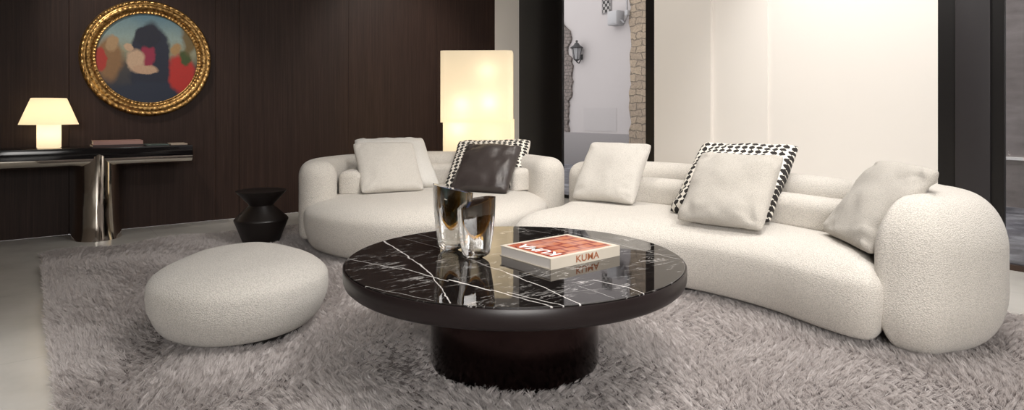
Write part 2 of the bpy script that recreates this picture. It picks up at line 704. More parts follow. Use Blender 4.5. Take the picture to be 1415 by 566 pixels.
M['stone_out'] = stonework('street_stone', (.36, .29, .22), (.46, .37, .27), (.16, .14, .12))
M['stone_dark'] = stonework('rough_grey_stone', (.20, .17, .155), (.28, .24, .22), (.10, .09, .085), 1.0, .10, .07)
M['dark_out'] = darkwall()
M['street'] = street()
M['pane'] = pane_glass()
M['grey_box'] = plain('grey_painted_metal', (.42, .42, .43), .5)
M['iron'] = plain('cast_iron', (.03, .03, .032), .5)
M['ledge'] = plaster('white_ledge', (.75, .74, .74))

# ------------------------------------------------------------------ room
WX = 5.10      # window wall
WY = 6.45      # panelled wall
H = 3.3
XL, YN = -3.2, -3.4

struct(box('floor', (XL, WX + .12, YN, WY, -.10, 0), M['floor']))
struct(box('ceiling', (XL, WX + .3, YN, WY + .2, H, H + .15), M['ceiling']))
struct(box('wall_left', (XL - .2, XL, YN, WY + .2, 0, H), M['dim_wall']))
struct(box('wall_front', (XL - .2, WX + .3, YN - .2, YN, 0, H), M['dim_wall']))

# panelled back wall: tall veneer boards with fine joints, then a white return
bm = bmesh.new()
xs = [XL, -2.0, -.86, .28, 1.42, 1.63, 2.75, 3.85, 4.70]
for a_, b_ in zip(xs, xs[1:]):
    bx(bm, a_ + .0008, b_ - .0008, WY, WY + .03, 0, H, bev=.0015, seg=1)
bx(bm, XL, 4.70, WY + .02, WY + .2, 0, H)
struct(obj('wall_back', bm, M['wood'], smooth=False))
struct(box('wall_back_return', (4.70, WX + .3, WY + .005, WY + .2, 0, H), M['white_wall']))

# window wall
bm = bmesh.new()
bx(bm, WX - .045, WX + .25, 3.52, 4.187, 0, H)
bx(bm, WX - .012, WX + .25, 2.97, 3.52, 0, H)
bx(bm, WX, WX + .25, 1.687, 2.97, 0, H)
struct(obj('wall_right', bm, M['white_wall'], smooth=False))
struct(box('trim_1', (WX - .01, WX + .02, 5.675, WY + .004, 0, H), M['black'], bev=.004))
bm = bmesh.new()
bx(bm, WX + .0, WX + .25, 1.572, 1.687, 0, H)
struct(obj('trim_2', bm, M['black'], smooth=False))
struct(box('trim_3', (WX - .03, WX + .25, 1.375, 1.574, 0, H), M['charcoal'], bev=.004))


def window(name, y0, y1, fw, sill=.04):
    bm = bmesh.new()
    xa, xb = WX - .01, WX + .025
    bx(bm, xa, xb, y0, y0 + fw[0], 0, H)
    bx(bm, xa, xb, y1 - fw[1], y1, 0, H)
    bx(bm, xa + .002, xb, y0 + fw[0], y1 - fw[1], 0, sill)
    bx(bm, xa + .002, xb, y0 + fw[0], y1 - fw[1], H - .08, H)
    w = struct(obj(name, bm, M['black'], smooth=False))
    p = box('pane', (WX + .006, WX + .014, y0 + fw[0] - .01, y1 - fw[1] + .01, sill - .01, H - .07), M['pane'])
    p.parent = w
    return w


window('window_1', 4.187, 5.675, (.142, .055))
w2 = window('window_2', -1.9, 1.375, (.08, .072), .035)
s_ = box('sill_strip', (WX - .035, WX - .011, -1.9, 1.375, 0.0, .035), plain('brown_bronze_sill', (.045, .025, .018), .4), w2)
struct(box('wall_right_near', (WX, WX + .25, YN, -1.9, 0, H), M['white_wall']))

# ------------------------------------------------------------------ street outside
FX = 8.6
struct(box('ground_outside', (WX + .12, 12.5, -8, 16, -.14, -.02), M['street']))
struct(box('wall_outside', (FX, FX + .4, 5.0, 16, -.05, 7), M['plaster_out']))
struct(box('wall_outside_dark', (FX - .02, FX + .4, -8, 5.0, -.05, 7), M['dark_out']))
struct(box('trim_outside_plinth', (FX - .05, FX, 5.0, 16, -.05, .62), M['plinth_out'], bev=.01))
struct(box('trim_outside_ledge', (FX - .07, FX - .02, -8, 5.0, .50, .53), M['ledge']))


def ragged(name, edge, y_out, mat, seed, x0=FX - .045, z0=.0, z1=3.6, amp=.05):
    """a patch of bare masonry with a ragged inner edge"""
    rs = random.Random(seed)
    bm = bmesh.new()
    n = 40
    A, B = [], []
    for k in range(n + 1):
        z = z0 + (z1 - z0) * k / n
        e = edge(z) + rs.uniform(-amp, amp)
        A.append((e, z))
        B.append((y_out, z))
    va = [bm.verts.new((x0, y, z)) for y, z in A]
    vb = [bm.verts.new((x0, y, z)) for y, z in B]
    wa = [bm.verts.new((FX + .005, y, z)) for y, z in A]
    wb = [bm.verts.new((FX + .005, y, z)) for y, z in B]
    for k in range(n):
        bm.faces.new((va[k], va[k + 1], vb[k + 1], vb[k]))
        bm.faces.new((va[k], wa[k], wa[k + 1], va[k + 1]))
        bm.faces.new((vb[k], vb[k + 1], wb[k + 1], wb[k]))
    return struct(obj(name, bm, mat, smooth=False))


ragged('wall_outside_stone_left', lambda z: 9.27 if z < 1.3 else (9.17 if z < 2.1 else (9.28 if z < 2.35 else 9.19 + max(0, z - 2.6) * 1.1)), 10.3, M['stone_dark'], 3, z0=.0, z1=3.1, amp=.03)
ragged('wall_outside_stone_right', lambda z: 7.63, 6.2, M['stone_out'], 5, x0=FX - .055, z0=0, z1=5.5, amp=.035)
# shallow render repair and its joint lines
bm = bmesh.new()
bx(bm, FX - .006, FX + .01, 8.0, 8.86, .66, 1.10)
struct(obj('trim_outside_patch', bm, plaster('pale_patch_render', (.47, .445, .44), .9, 12, .3), smooth=False))

# wall lantern
lx, ly, lz = FX - .135, 8.92, 2.04
t = thing('wall_lantern', 'black iron lantern on the plaster wall outside the narrow window', 'lantern', (lx, ly, lz))
bm = bmesh.new()
lathe(bm, [(.055, 0), (.10, .22), (.105, .225)], 6, cap=False)
obj('glass_body', bm, plain('lantern_glass', (.33, .33, .34), .15), t, smooth=False)
bm = bmesh.new()
for k in range(6):
    a0 = 2 * PI * k / 6
    tube(bm, [(.055 * math.cos(a0), .055 * math.sin(a0), 0), (.102 * math.cos(a0), .102 * math.sin(a0), .225)], .008, 6)
obj('glazing_bar', bm, M['iron'], t)
bm = bmesh.new()
lathe(bm, [(0, .375), (.02, .37), (.025, .35), (.012, .335), (.045, .31), (.06, .28), (.125, .235), (.125, .22), (0, .225)], 18, cap=False)
obj('roof', bm, M['iron'], t)
bm = bmesh.new()
lathe(bm, [(0, -.06), (.018, -.045), (.012, -.03), (.05, -.015), (.06, .004), (0, .004)], 18, cap=False)
obj('base', bm, M['iron'], t)
bm = bmesh.new()
tube(bm, [(0, 0, -.02), (.02, 0, -.06), (.06, 0, -.07), (.10, 0, -.01), (.132, 0, .04)], .011, 8)
bx(bm, .114, .134, -.03, .03, .0, .10)
obj('bracket', bm, M['iron'], t)

t = thing('mounted_meter_box', 'grey meter box on the outside wall beside the bare stones', 'box', (FX - .12, 7.93, 2.62))
box('body', (-.06, .12, -.11, .13, -.02, .24), M['grey_box'], t, bev=.008)
box('lid', (-.072, -.058, -.10, .12, 0, .22), M['grey_box'], t, bev=.004)
t = thing('junction_pipe', 'small grey conduit beside the meter box over the bare stones', 'pipe', (FX - .10, 7.70, 2.70))
bm = bmesh.new()
tube(bm, [(0, .10, -.02), (0, .02, -.08), (0, -.04, .02), (0, -.04, .8)], .018, 8)
obj('conduit', bm, M['grey_box'], t)
box('bracket', (-.02, .06, -.07, 0, .05, .14), M['grey_box'], t, bev=.004)
bm = bmesh.new()
bx(bm, FX - .02, FX + .01, 8.12, 8.36, 2.86, 3.16)
v_ = tag(obj('wall_vent', bm, M['plinth_out'], smooth=False), 'small square patterned vent high on the outside wall', 'vent')
a = NT('pierced_vent_face')
ck = a.n('TexChecker', {'Vector': a.mapping(a.coords(), (1, 1, 1), (0, 0, 0), (.013, .007, .011)), 'Color1': (.36, .34, .33, 1), 'Color2': (.03, .03, .03, 1), 'Scale': 18.0})
a.pbr(Base_Color=ck.outputs[0], Roughness=.8)
bm = bmesh.new()
bx(bm, FX - .026, FX - .019, 8.14, 8.34, 2.88, 3.14)
obj('grille', bm, a.m, v_, smooth=False)

# ------------------------------------------------------------------ rug
RX0, RX1, RY0, RY1 = .08, 3.92, .25, 5.63
rug = tag(box('shag_rug', (RX0 + .015, RX1 - .015, RY0 + .015, RY1 - .015, 0, .012), plain('rug_backing', (.16, .14, .135), .95)),
          'large grey brown shaggy rug under the round table and the seating', 'rug')


def fld(x, y, seed, sc):
    r_ = np.random.default_rng(seed)
    o = np.zeros_like(x)
    for k in range(9):
        a_ = r_.uniform(0, 2 * PI)
        f_ = sc * r_.uniform(.5, 2.2)
        o += np.sin((x * math.cos(a_) + y * math.sin(a_)) * f_ + r_.uniform(0, 6.28)) * r_.uniform(.5, 1)
    return o / 2.6


def pile():
    N = 1350000
    x = rng.uniform(RX0, RX1, N)
    y = rng.uniform(RY0, RY1, N)
    # clumps
    cs = .022
    ix, iy = np.floor(x / cs), np.floor(y / cs)
    h1 = np.modf(np.abs(np.sin(ix * 127.1 + iy * 311.7) * 43758.5))[0]
    h2 = np.modf(np.abs(np.sin(ix * 269.5 + iy * 183.3) * 43758.5))[0]
    h3 = np.modf(np.abs(np.sin(ix * 12.9 + iy * 78.2) * 43758.5))[0]
    cx, cy = (ix + .2 + .6 * h1) * cs, (iy + .2 + .6 * h2) * cs
    bk = np.clip((y - 3.4) / 1.6, 0, 1) * np.clip((2.4 - x) / 1.6, 0, 1)
    bk = bk * bk * (3 - 2 * bk)
    ang = -bk * 3.0 + fld(x, y, 1, 3.2) * 1.9 + 3.9 + (h1 - .5) * 2.6 + rng.normal(0, .5, N)
    lean = .012 + .012 * (fld(x, y, 2, 5) * .5 + .5) + rng.uniform(0, .010, N)
    ht = .029 + .012 * h3 + .009 * fld(x, y, 4, 7) + rng.uniform(-.004, .005, N)
    # keep the pile upright and short of the edges
    tx = x + np.cos(ang) * lean + (cx - x) * (.68 + .22 * bk)
    ty = y + np.sin(ang) * lean + (cy - y) * (.68 + .22 * bk)
    mx, my = x + (tx - x) * .32, y + (ty - y) * .32
    w = rng.uniform(.0010, .0018, N)
    pa = rng.uniform(0, 2 * PI, N)
    wx, wy = np.cos(pa) * w, np.sin(pa) * w
    z0 = np.full(N, .008)
    V = np.empty((N, 5, 3), np.float32)
    V[:, 0] = np.stack([x - wx, y - wy, z0], 1)
    V[:, 1] = np.stack([x + wx, y + wy, z0], 1)
    V[:, 2] = np.stack([mx + wx, my + wy, ht * .62], 1)
    V[:, 3] = np.stack([mx - wx, my - wy, ht * .62], 1)
    V[:, 4] = np.stack([tx, ty, ht], 1)
    b = (np.arange(N) * 5)[:, None]
    loops = np.concatenate([b + np.array([[0, 1, 2, 3]]), b + np.array([[3, 2, 4]])], 1).astype(np.int32).ravel()
    starts = np.stack([np.arange(N) * 7, np.arange(N) * 7 + 4], 1).astype(np.int32).ravel()
    me = bpy.data.meshes.new('pile')
    me.vertices.add(N * 5)
    me.vertices.foreach_set('co', V.ravel())
    me.loops.add(len(loops))
    me.loops.foreach_set('vertex_index', loops)
    me.polygons.add(2 * N)
    me.polygons.foreach_set('loop_start', starts)
    at_ = me.attributes.new('tone', 'FLOAT', 'POINT')
    tone = np.clip(.5 + .18 * rng.normal(0, 1, N) + .25 * (h3 - .5), 0, 1)
    at_.data.foreach_set('value', np.repeat(tone, 5).astype(np.float32))
    me.update(calc_edges=True)
    return me


a = NT('silky_grey_pile')
tn = a.n('Attribute', attribute_name='tone').outputs['Fac']
c_ = a.ramp(tn, [(0, (.52, .48, .47)), (.5, (.70, .655, .64)), (1, (.84, .80, .785))])
d_ = a.n('BsdfPrincipled', {'Base Color': c_, 'Roughness': .5, 'Specular IOR Level': .35, 'Sheen Weight': .2})
tr_ = a.n('BsdfTranslucent', {'Color': c_})
mx_ = a.n('MixShader', {0: .36, 1: d_.outputs[0], 2: tr_.outputs[0]})
a.t.links.new(mx_.outputs[0], a.out.inputs[0])
pl = link('pile', pile(), a.m, rug, smooth=False)
pl['kind'] = 'stuff'

RZ = .03        # resting height in the pile

# ------------------------------------------------------------------ seating
# island module on the left
t = thing('sofa_island', 'round ivory boucle sofa island at the left of the curved sofa, by the floor lamp', 'sofa', (0, 0, 0), 0, None)
seat_L = catmull([(1.56, 4.45), (1.56, 4.14), (1.65, 3.86), (1.82, 3.60), (2.08, 3.42), (2.36, 3.30), (2.62, 3.36), (2.86, 3.46), (3.10, 3.60),
                  (3.30, 3.85), (3.38, 4.25), (3.25, 4.70), (2.95, 5.00), (2.50, 5.10), (2.05, 5.00), (1.72, 4.75)], 240)
pr = [(.054, .095), (.057, .076), (.064, .062), (.078, .048), (.10, .034), (.13, .022), (.16, .014), (.20, .004), (.245, .0), (.275, .0), (.300, .002),
      (.318, .009), (.334, .022), (.350, .040), (.366, .066), (.380, .098), (.390, .135), (.397, .175), (.401, .215), (.4035, .26), (.4045, .29)]
obj('seat', loft(smooth_closed(seat_L, 5), pr, [(.4055, .8), (.4075, .5), (.4085, .25), (.409, .05)]), M['boucle'], t)
obj('backrest', sweep([(1.67, 4.44), (1.80, 4.78), (2.10, 5.02), (2.50, 5.12), (2.92, 5.00), (3.24, 4.66), (3.36, 4.22), (3.27, 3.68)], .27, .10, .668, .13, endr=.15), M['boucle'], t)
obj('back_cushion', sweep([(1.93, 4.53), (2.11, 4.74), (2.48, 4.87), (2.84, 4.76), (3.06, 4.45), (3.14, 4.12), (3.13, 3.90)], .17, .400, .580, .06, .01, .02, endr=.05, ex=2.4), M['boucle'], t)
for x_, y_ in ((1.95, 4.2), (2.3, 3.8), (2.9, 3.9), (2.9, 4.7), (2.2, 4.8)):
    obj('foot', lathe(bmesh.new(), [(.05, 0), (.05, .07)], 20, (x_, y_, .013)), M['black'], t)

# long module on the right
t = thing('sofa_bench', 'long ivory boucle sofa section with one fat rounded armrest, right side', 'sofa')
seat_R = catmull([(2.83, 1.125), (2.755, 1.215), (2.78, 1.45), (2.825, 1.66), (2.84, 1.92), (2.80, 2.20), (2.66, 2.50), (2.47, 2.78), (2.36, 2.98), (2.42, 3.12),
                  (2.66, 3.235), (2.92, 3.33), (3.16, 3.44), (3.40, 3.42), (3.62, 3.22), (3.72, 2.80), (3.70, 2.2), (3.60, 1.75), (3.46, 1.40), (3.15, 1.20)], 260)
obj('seat', loft(smooth_closed(seat_R, 4), pr, [(.4055, .7), (.4065, .4), (.407, .1)], [(3.20, 1.62), (3.27, 2.2), (3.15, 2.75), (2.95, 3.02)]), M['boucle'], t)
obj('backrest', sweep([(3.20, 3.42), (3.50, 3.38), (3.70, 3.12), (3.77, 2.72), (3.74, 2.34), (3.67, 1.95), (3.57, 1.62), (3.48, 1.40)], .23, .10, .655, .12, endr=.14), M['boucle'], t)
obj('back_cushion', sweep([(3.36, 3.12), (3.46, 2.95), (3.50, 2.68), (3.48, 2.30), (3.44, 1.90), (3.39, 1.56), (3.37, 1.40)], .20, .400, .568, .08, .01, .02, endr=.05, ex=2.4), M['boucle'], t)
arm = catmull([(2.828, 1.015), (2.818, 1.10), (2.845, 1.175), (3.02, 1.225), (3.20, 1.26), (3.36, 1.38), (3.50, 1.55), (3.66, 1.50), (3.72, 1.28), (3.66, 1.06), (3.50, .90),
               (3.28, .825), (3.07, .845), (2.885, .925)], 220)
obj('armrest', loft(smooth_closed(arm, 3), [(z_, i_) for z_, i_ in rounded_profile(.022, .672, .23, .24, bw=.14, tw=.165, n=14)], [(.681, .6), (.683, .3), (.684, .05)], [(3.08, 1.06), (3.3, 1.13), (3.48, 1.22)]), M['boucle'], t)
for x_, y_ in ((3.05, 1.5), (3.0, 2.2), (2.8, 2.9), (3.5, 2.9), (3.5, 1.9), (3.3, 1.12)):
    obj('foot', lathe(bmesh.new(), [(.05, 0), (.05, .07)], 20, (x_, y_, .013)), M['black'], t)

# ottoman
ocx, ocy = R(-1.24, 2.95)
t = thing('ottoman', 'pebble shaped ivory boucle ottoman alone on the left of the rug', 'ottoman', (ocx, ocy, 0))
op = [R(*p) for p in [(-1.625, 2.80), (-1.65, 3.02), (-1.60, 3.28), (-1.36, 3.45), (-1.06, 3.30), (-.885, 3.04), (-.885, 2.80), (-1.02, 2.60), (-1.25, 2.515), (-1.49, 2.60)]]
op = smooth_closed(catmull([(p[0] - ocx, p[1] - ocy) for p in op], 220), 5)
obj('cushion', loft(op, [(.045 + (z_ - .05) * .88, i_ * (1.35 if z_ < .2 else 1)) for z_, i_ in pr], [(.365, .6), (.367, .3), (.3675, .06)]), M['boucle_ott'], t)
bm = bmesh.new()
lathe(bm, [(.26, 0), (.26, .055)], 48, (0, 0, .004))
obj('plinth', bm, M['black'], t)


# ------------------------------------------------------------------ pillows
def pillow(name, label, q, mat, thick=.15, roll=0, z0=.415, seed=0, pinch=.055, group=None, puff=.36, wr=.008):
    """q = (right, ahead, yaw, width, height, lean) of the lower left corner in the viewing frame"""
    r_, d_, yaw, w, h, lean = q
    n = 30
    bm = bmesh.new()
    grid = {}
    off = Vector((seed * 3.1, seed * 1.7, seed * .9))
    for side in (1, -1):
        for i in range(n + 1):
            for j in range(n + 1):
                u = math.sin(PI / 2 * (2 * i / n - 1))
                v = math.sin(PI / 2 * (2 * j / n - 1))
                edge = i in (0, n) or j in (0, n)
                if edge and side == -1:
                    grid[(side, i, j)] = grid[(1, i, j)]
                    continue
                x = u * w / 2 * (1 - pinch * (1 - v * v) * u * u)
                y = v * h / 2 * (1 - pinch * (1 - u * u) * v * v)
                cr = 1 - .045 * (u * u * v * v) ** 3
                x, y = x * cr, y * cr
                th = thick / 2 * max(0, (1 - u * u) * (1 - v * v)) ** puff
                rr = (u * u + v * v)
                nz = noise.noise(Vector((x * 7, y * 7, side * 5)) + off) * wr * 1.6 + noise.noise(Vector((x * 18, y * 18, side * 3)) + off) * wr * .6
                creep = math.exp(-((abs(u) - .8) ** 2 + (abs(v) - .8) ** 2) * 8) * noise.noise(Vector((u * 6, v * 6, 3)) + off) * wr * 2
                z = 0 if edge else side * (th + (nz + creep) * min(1, th / (thick * .2)))
                if edge:
                    z = noise.noise(Vector((x * 5, y * 5, 0)) + off) * .006
                grid[(side, i, j)] = bm.verts.new((x, y, z))
    for side in (1, -1):
        for i in range(n):
            for j in range(n):
                f = [grid[(side, i, j)], grid[(side, i + 1, j)], grid[(side, i + 1, j + 1)], grid[(side, i, j + 1)]]
                bm.faces.new(f if side == 1 else f[::-1])
    o = obj(name, bm, mat)
    e = Vector((math.cos(yaw), math.sin(yaw), 0))
    nn = Vector((-math.sin(yaw), math.cos(yaw), 0))
    up = math.sin(lean) * nn + math.cos(lean) * Vector((0, 0, 1))
    er = e * math.cos(roll) - up * math.sin(roll)
    ur = e * math.sin(roll) + up * math.cos(roll)
    c = Vector((r_, d_, z0)) + e * w / 2 + up * h / 2
    X = Matrix.Rotation(-YAW, 3, 'Z')
    er, ur, c = X @ er, X @ ur, X @ c
    zz = er.cross(ur)
    o.matrix_world = Matrix(((er.x, ur.x, zz.x, c.x), (er.y, ur.y, zz.y, c.y), (er.z, ur.z, zz.z, c.z), (0, 0, 0, 1)))
    return tag(o, label, 'pillow', group)


pillow('throw_pillow', 'large white pillow leaning behind a beige one on the sofa island', (-1.153, 4.941, .429, .624, .624, .925), M['cushion_white'], .17, seed=1, group='throw pillows along the sofa')
pillow('throw_pillow', 'pale beige pillow standing before the white one, leftmost on the sofa', (-1.129, 4.714, .439, .50, .50, .76), M['cushion'], .15, seed=2, group='throw pillows along the sofa')
pillow('throw_pillow', 'black and white oval patterned pillow behind the brown leather one', (-.567, 5.117, -.200, .665, .625, .960), M['dots'], .16, -.03, seed=3, group='throw pillows along the sofa')
pillow('leather_pillow', 'dark brown leather pillow on the sofa island', (-.480, 4.90, -.298, .480, .49, .80), M['leather'], .17, .04, seed=4, wr=.011, group='throw pillows along the sofa')
pillow('throw_pillow', 'ivory pillow before the narrow window, left end of the long section', (.417, 4.434, -.652, .485, .485, .64), M['cushion'], .17, seed=5, group='throw pillows along the sofa')
pillow('throw_pillow', 'large black and white oval patterned pillow behind a beige pillow, long section', (.959, 3.885, -.788, .635, .615, .846), M['dots'], .16, -.02, seed=6, wr=.012, group='throw pillows along the sofa')
pillow('throw_pillow', 'beige pillow overlapping the large patterned one on the long section', (.928, 3.563, -.766, .495, .485, .691), M['cushion_grey'], .16, seed=7, wr=.013, group='throw pillows along the sofa')
pillow('throw_pillow', 'beige pillow tipped against the fat armrest at the right', (1.590, 3.215, -1.67, .52, .465, .66), M['cushion_grey'], .16, .0, seed=8, pinch=.03, wr=.012, group='throw pillows along the sofa')

# ------------------------------------------------------------------ coffee table
t = thing('coffee_table', 'big round coffee table with black veined marble top on a drum base', 'table', (TCX, TCY, 0))
bm = bmesh.new()
lathe(bm, [(0, .423), (.6775, .423), (.6775, .434), (.6765, .4345), (.675, .435), (.6745, .435), (.670, .435), (.60, .435), (.3, .435), (0, .435)], 160, cap=False)
obj('marble_top', bm, M['marble'], t, sharp=30)
bm = bmesh.new()
lathe(bm, [(0, .355), (.652, .355), (.668, .358), (.679, .368), (.684, .382), (.685, .395), (.685, .428), (.683, .4305), (.6785, .4305), (.6785, .42), (0, .42)], 160, cap=False)
obj('rim', bm, M['bronze'], t, sharp=40)
bm = bmesh.new()
lathe(bm, [(0, .012), (.325, .012), (.337, .018), (.343, .035), (.343, .345), (.338, .355), (0, .355)], 120, cap=False)
obj('drum_base', bm, M['bronze_gloss'], t, sharp=40)


# ------------------------------------------------------------------ vases
def vase(label, r_, d_, rot, h, rb, rt, slant, sdir, core, seed):
    x, y = R(r_, d_)
    t = thing('glass_vase', label, 'vase', (x, y, .4352), rot, 'cased glass vases on the marble table')

    def section(rad, z, n=48, tw=0):
        out = []
        for k in range(n):
            a_ = 2 * PI * k / n
            # rounded triangle
            tri = 1 / max(math.cos(((a_ + PI / 3) % (2 * PI / 3)) - PI / 3), .35)
            f = min(tri, 1.75) * .62 + .42
            f = 1 + (f - 1) * .85
            out.append((rad * f * math.cos(a_ + tw), rad * f * math.sin(a_ + tw)))
        return out

    def body(k_r, z0, z1off, rpow, name, mat, inner=0.0, open_=False):
        bm = bmesh.new()
        rings = []
        m = 26
        for i in range(m + 1):
            s = i / m
            zz = z0 + (h - z1off - z0) * s
            g = max(0.0, (zz) / h)
            rad = (rb + (rt - rb) * math.sin(min(1, g) * PI / 2 * .95) ** rpow)
            if z0 < .02:
                rad *= (1 - .45 * max(0, 1 - s * 9) ** 2)
            else:
                q_ = min(1, s * 1.45 + .01)
                rad *= (q_ * (2 - q_)) ** .62
            rad = max(.0015, rad * k_r - inner * (1 if z0 < .02 else 1))
            rg = []
            for (px, py) in section(rad, zz):
                zc = zz + slant * (px * math.cos(sdir) + py * math.sin(sdir)) * s ** 3 / max(rt, .001)
                rg.append(bm.verts.new((px, py, zc)))
            rings.append(rg)
        n = len(rings[0])
        for A_, B_ in zip(rings, rings[1:]):
            for k in range(n):
                bm.faces.new((A_[k], A_[(k + 1) % n], B_[(k + 1) % n], B_[k]))
        bm.faces.new(rings[0])
        bm.faces.new(rings[-1])
        return obj(name, bm, mat, t, sharp=40)
    body(1.0, 0.0, 0, .8, 'clear_body', M['vglass'])
    body(.745, h * .335, .004, .8, 'amber_layer', M['vamber'])
    body(.72, h * .39, .0030, .8, 'blue_core', core)
    return t


a = NT('clear_cased_glass')
fr = a.n('LayerWeight', {'Blend': .32})
tp = a.n('BsdfTransparent', {'Color': (.93, .94, .95)})
rf = a.n('BsdfGlass', {'Color': (.96, .97, .98), 'IOR': 1.45, 'Roughness': 0.0})
gl = a.n('BsdfGlossy', {'Color': (1, 1, 1), 'Roughness': .01})
m1 = a.n('MixShader', {0: .45, 1: tp.outputs[0], 2: rf.outputs[0]})
m2 = a.n('MixShader', {0: a.math('ADD', a.math('MULTIPLY', fr.outputs['Fresnel'], .9), .04), 1: m1.outputs[0], 2: gl.outputs[0]})
a.t.links.new(m2.outputs[0], a.out.inputs[0])
M['vglass'] = a.m
a = NT('amber_glass')
g1 = a.n('BsdfTransparent', {'Color': (.97, .72, .35)})
d1 = a.n('BsdfPrincipled', {'Base Color': (.85, .42, .05), 'Roughness': .15})
fc_ = a.n('LayerWeight', {'Blend': .5}).outputs['Facing']
mx = a.n('MixShader', {0: a.math('POWER', fc_, 1.5), 1: g1.outputs[0], 2: d1.outputs[0]})
a.t.links.new(mx.outputs[0], a.out.inputs[0])
M['vamber'] = a.m


def core_mat(name, c1, c2):
    a = NT(name)
    v = a.coords()
    n = a.noise(a.mapping(v, (14, 14, 3)), 1.0, 3)
    c = a.ramp(n, [(.42, c1), (.56, c2)])
    a.pbr(Base_Color=c, Roughness=.18, Specular_IOR_Level=.35)
    return a.m


M['vblue'] = core_mat('deep_blue_core', (.004, .006, .02), (.03, .16, .60))
M['vdark'] = core_mat('smoked_core', (.006, .005, .004), (.05, .025, .012))
vase('taller glass vase with deep blue and amber core, slanted rim, on the marble table', -.266, 2.71, .45, .268, .044, .070, .018, 2.4, M['vblue'], 1)
vase('shorter glass vase with smoky amber core beside the taller one on the marble table', -.150, 2.575, .1, .226, .040, .062, -.020, 2.7, M['vdark'], 2)


# ------------------------------------------------------------------ books
def text_mesh(txt, size, depth, name, mat, parent, mw, bold=.0):
    cu = bpy.data.curves.new('lettering', 'FONT')
    cu.body = txt
    cu.size = size
    cu.extrude = depth
    cu.offset = bold
    cu.align_x = 'CENTER'
    cu.align_y = 'CENTER'
    tmp = bpy.data.objects.new('tmp', cu)
    COL.objects.link(tmp)
    dg = bpy.context.evaluated_depsgraph_get()
    me = bpy.data.meshes.new_from_object(tmp.evaluated_get(dg))
    bpy.data.objects.remove(tmp)
    bpy.data.curves.remove(cu)
    me.transform(mw)
    me.name = name
    me.materials.clear()
    return link(name, me, mat, parent, smooth=False)


def book(label, loc, rotz, L, W, T, cover, page, name='book', cat='book', hard=.003, group=None):
    """spine along +x (length L) on the -y side; W deep; lies flat"""
    t = thing(name, label, cat, loc, rotz, group)
    bm = bmesh.new()
    bx(bm, 0, L, 0, W, 0, hard)
    bx(bm, 0, L, 0, W, T - hard, T)
    bx(bm, 0, L, 0, hard * 1.5, hard, T - hard)
    obj('cover', bm, cover, t, smooth=False)
    bm = bmesh.new()
    bx(bm, .004, L - .004, hard * 1.5, W - .004, hard, T - hard)
    obj('pages', bm, page, t, smooth=False)
    return t


def pages():
    a = NT('book_pages')
    v = a.coords()
    n = a.noise(a.mapping(v, (3, 3, 900)), 1.0, 2)
    c = a.mix(n, (.62, .58, .54), (.74, .70, .66))
    a.pbr(Base_Color=c, Roughness=.8)
    return a.m


def kuma_cover():
    a = NT('printed_timber_grid_cover')
    v = a.coords()
    s = a.n('SeparateXYZ', {'Vector': v})
    br = a.n('TexBrick', {'Vector': a.mapping(v, (1, 1, 1), (0, 0, 0), (.01, .008, 0)), 'Color1': (.58, .22, .10, 1), 'Color2': (.40, .10, .05, 1), 'Mortar': (.22, .02, .012, 1), 'Scale': 1.0,
                          'Mortar Size': .0065, 'Brick Width': .078, 'Row Height': .058, 'Bias': 0.0}, offset=.5)
    n = a.noise(v, 14, 3)
    c = a.mix(a.ramp(n, [(.42, (0, 0, 0)), (.62, (.6, .6, .6))]), br.outputs['Color'], (.60, .33, .27))
    red = a.math('LESS_THAN', s.outputs[0], .095)
    br2 = a.n('TexBrick', {'Vector': a.mapping(v, (1, 1, 1), (0, 0, .5)), 'Color1': (.50, .055, .02, 1), 'Color2': (.42, .12, .05, 1), 'Mortar': (.16, .012, .01, 1), 'Scale': 1.0,
                           'Mortar Size': .004, 'Brick Width': .06, 'Row Height': .035})
    c = a.mix(red, c, br2.outputs['Color'])
    a.pbr(Base_Color=c, Roughness=.35)
    return a.m


M['pages'] = pages()
M['kuma'] = kuma_cover()
M['book_cream'] = plain('cream_cloth_boards', (.62, .56, .47), .55)
bxy = R(.147, 2.362)
b2 = R(.446, 2.602)
ang = math.atan2(b2[1] - bxy[1], b2[0] - bxy[0])
t = book('thick art book with orange printed cover lying on the marble table', (bxy[0], bxy[1], .4352), ang, .385, .312, .042, M['book_cream'], M['pages'])
bm = bmesh.new()
bx(bm, .020, .362, .022, .292, .042, .0424)
obj('cover_print', bm, M['kuma'], t, smooth=False)
text_mesh('KUMA', .080, .0002, 'title', plain('white_ink', (.85, .83, .82), .5), t, Matrix.Translation((.068, .145, .0427)) @ Matrix.Rotation(PI / 2, 4, 'Z'), .0016)
text_mesh('KUMA', .037, .0002, 'spine_title', plain('rust_ink', (.36, .13, .06), .5), t, Matrix.Translation((.195, -.0004, .021)) @ Matrix.Rotation(PI / 2, 4, 'X') @ Matrix.Diagonal((1.25, 1, 1, 1)), .0006)

# ------------------------------------------------------------------ side stool
sx_, sy_ = R(-1.94, 4.88)
t = thing('side_stool', 'small black turned wood stool with a pinched waist at the rug edge', 'stool', (sx_, sy_, .012))
bm = bmesh.new()
lathe(bm, [(0, 0), (.125, 0), (.130, .006), (.196, .175), (.199, .185), (.195, .195), (.092, .290), (.088, .296), (.092, .302), (.184, .402), (.186, .407), (.180, .409), (.14, .398), (0, .390)], 96, cap=False)
obj('body', bm, M['ebony'], t, sharp=25)

# ------------------------------------------------------------------ console, lamp, books, tray
CZ = .742
cxm, cyf, cyb = .46, 5.97, 6.43
t = thing('console_table', 'polished steel T shaped console table against the dark panelled wall', 'console', (cxm, 6.2, 0))


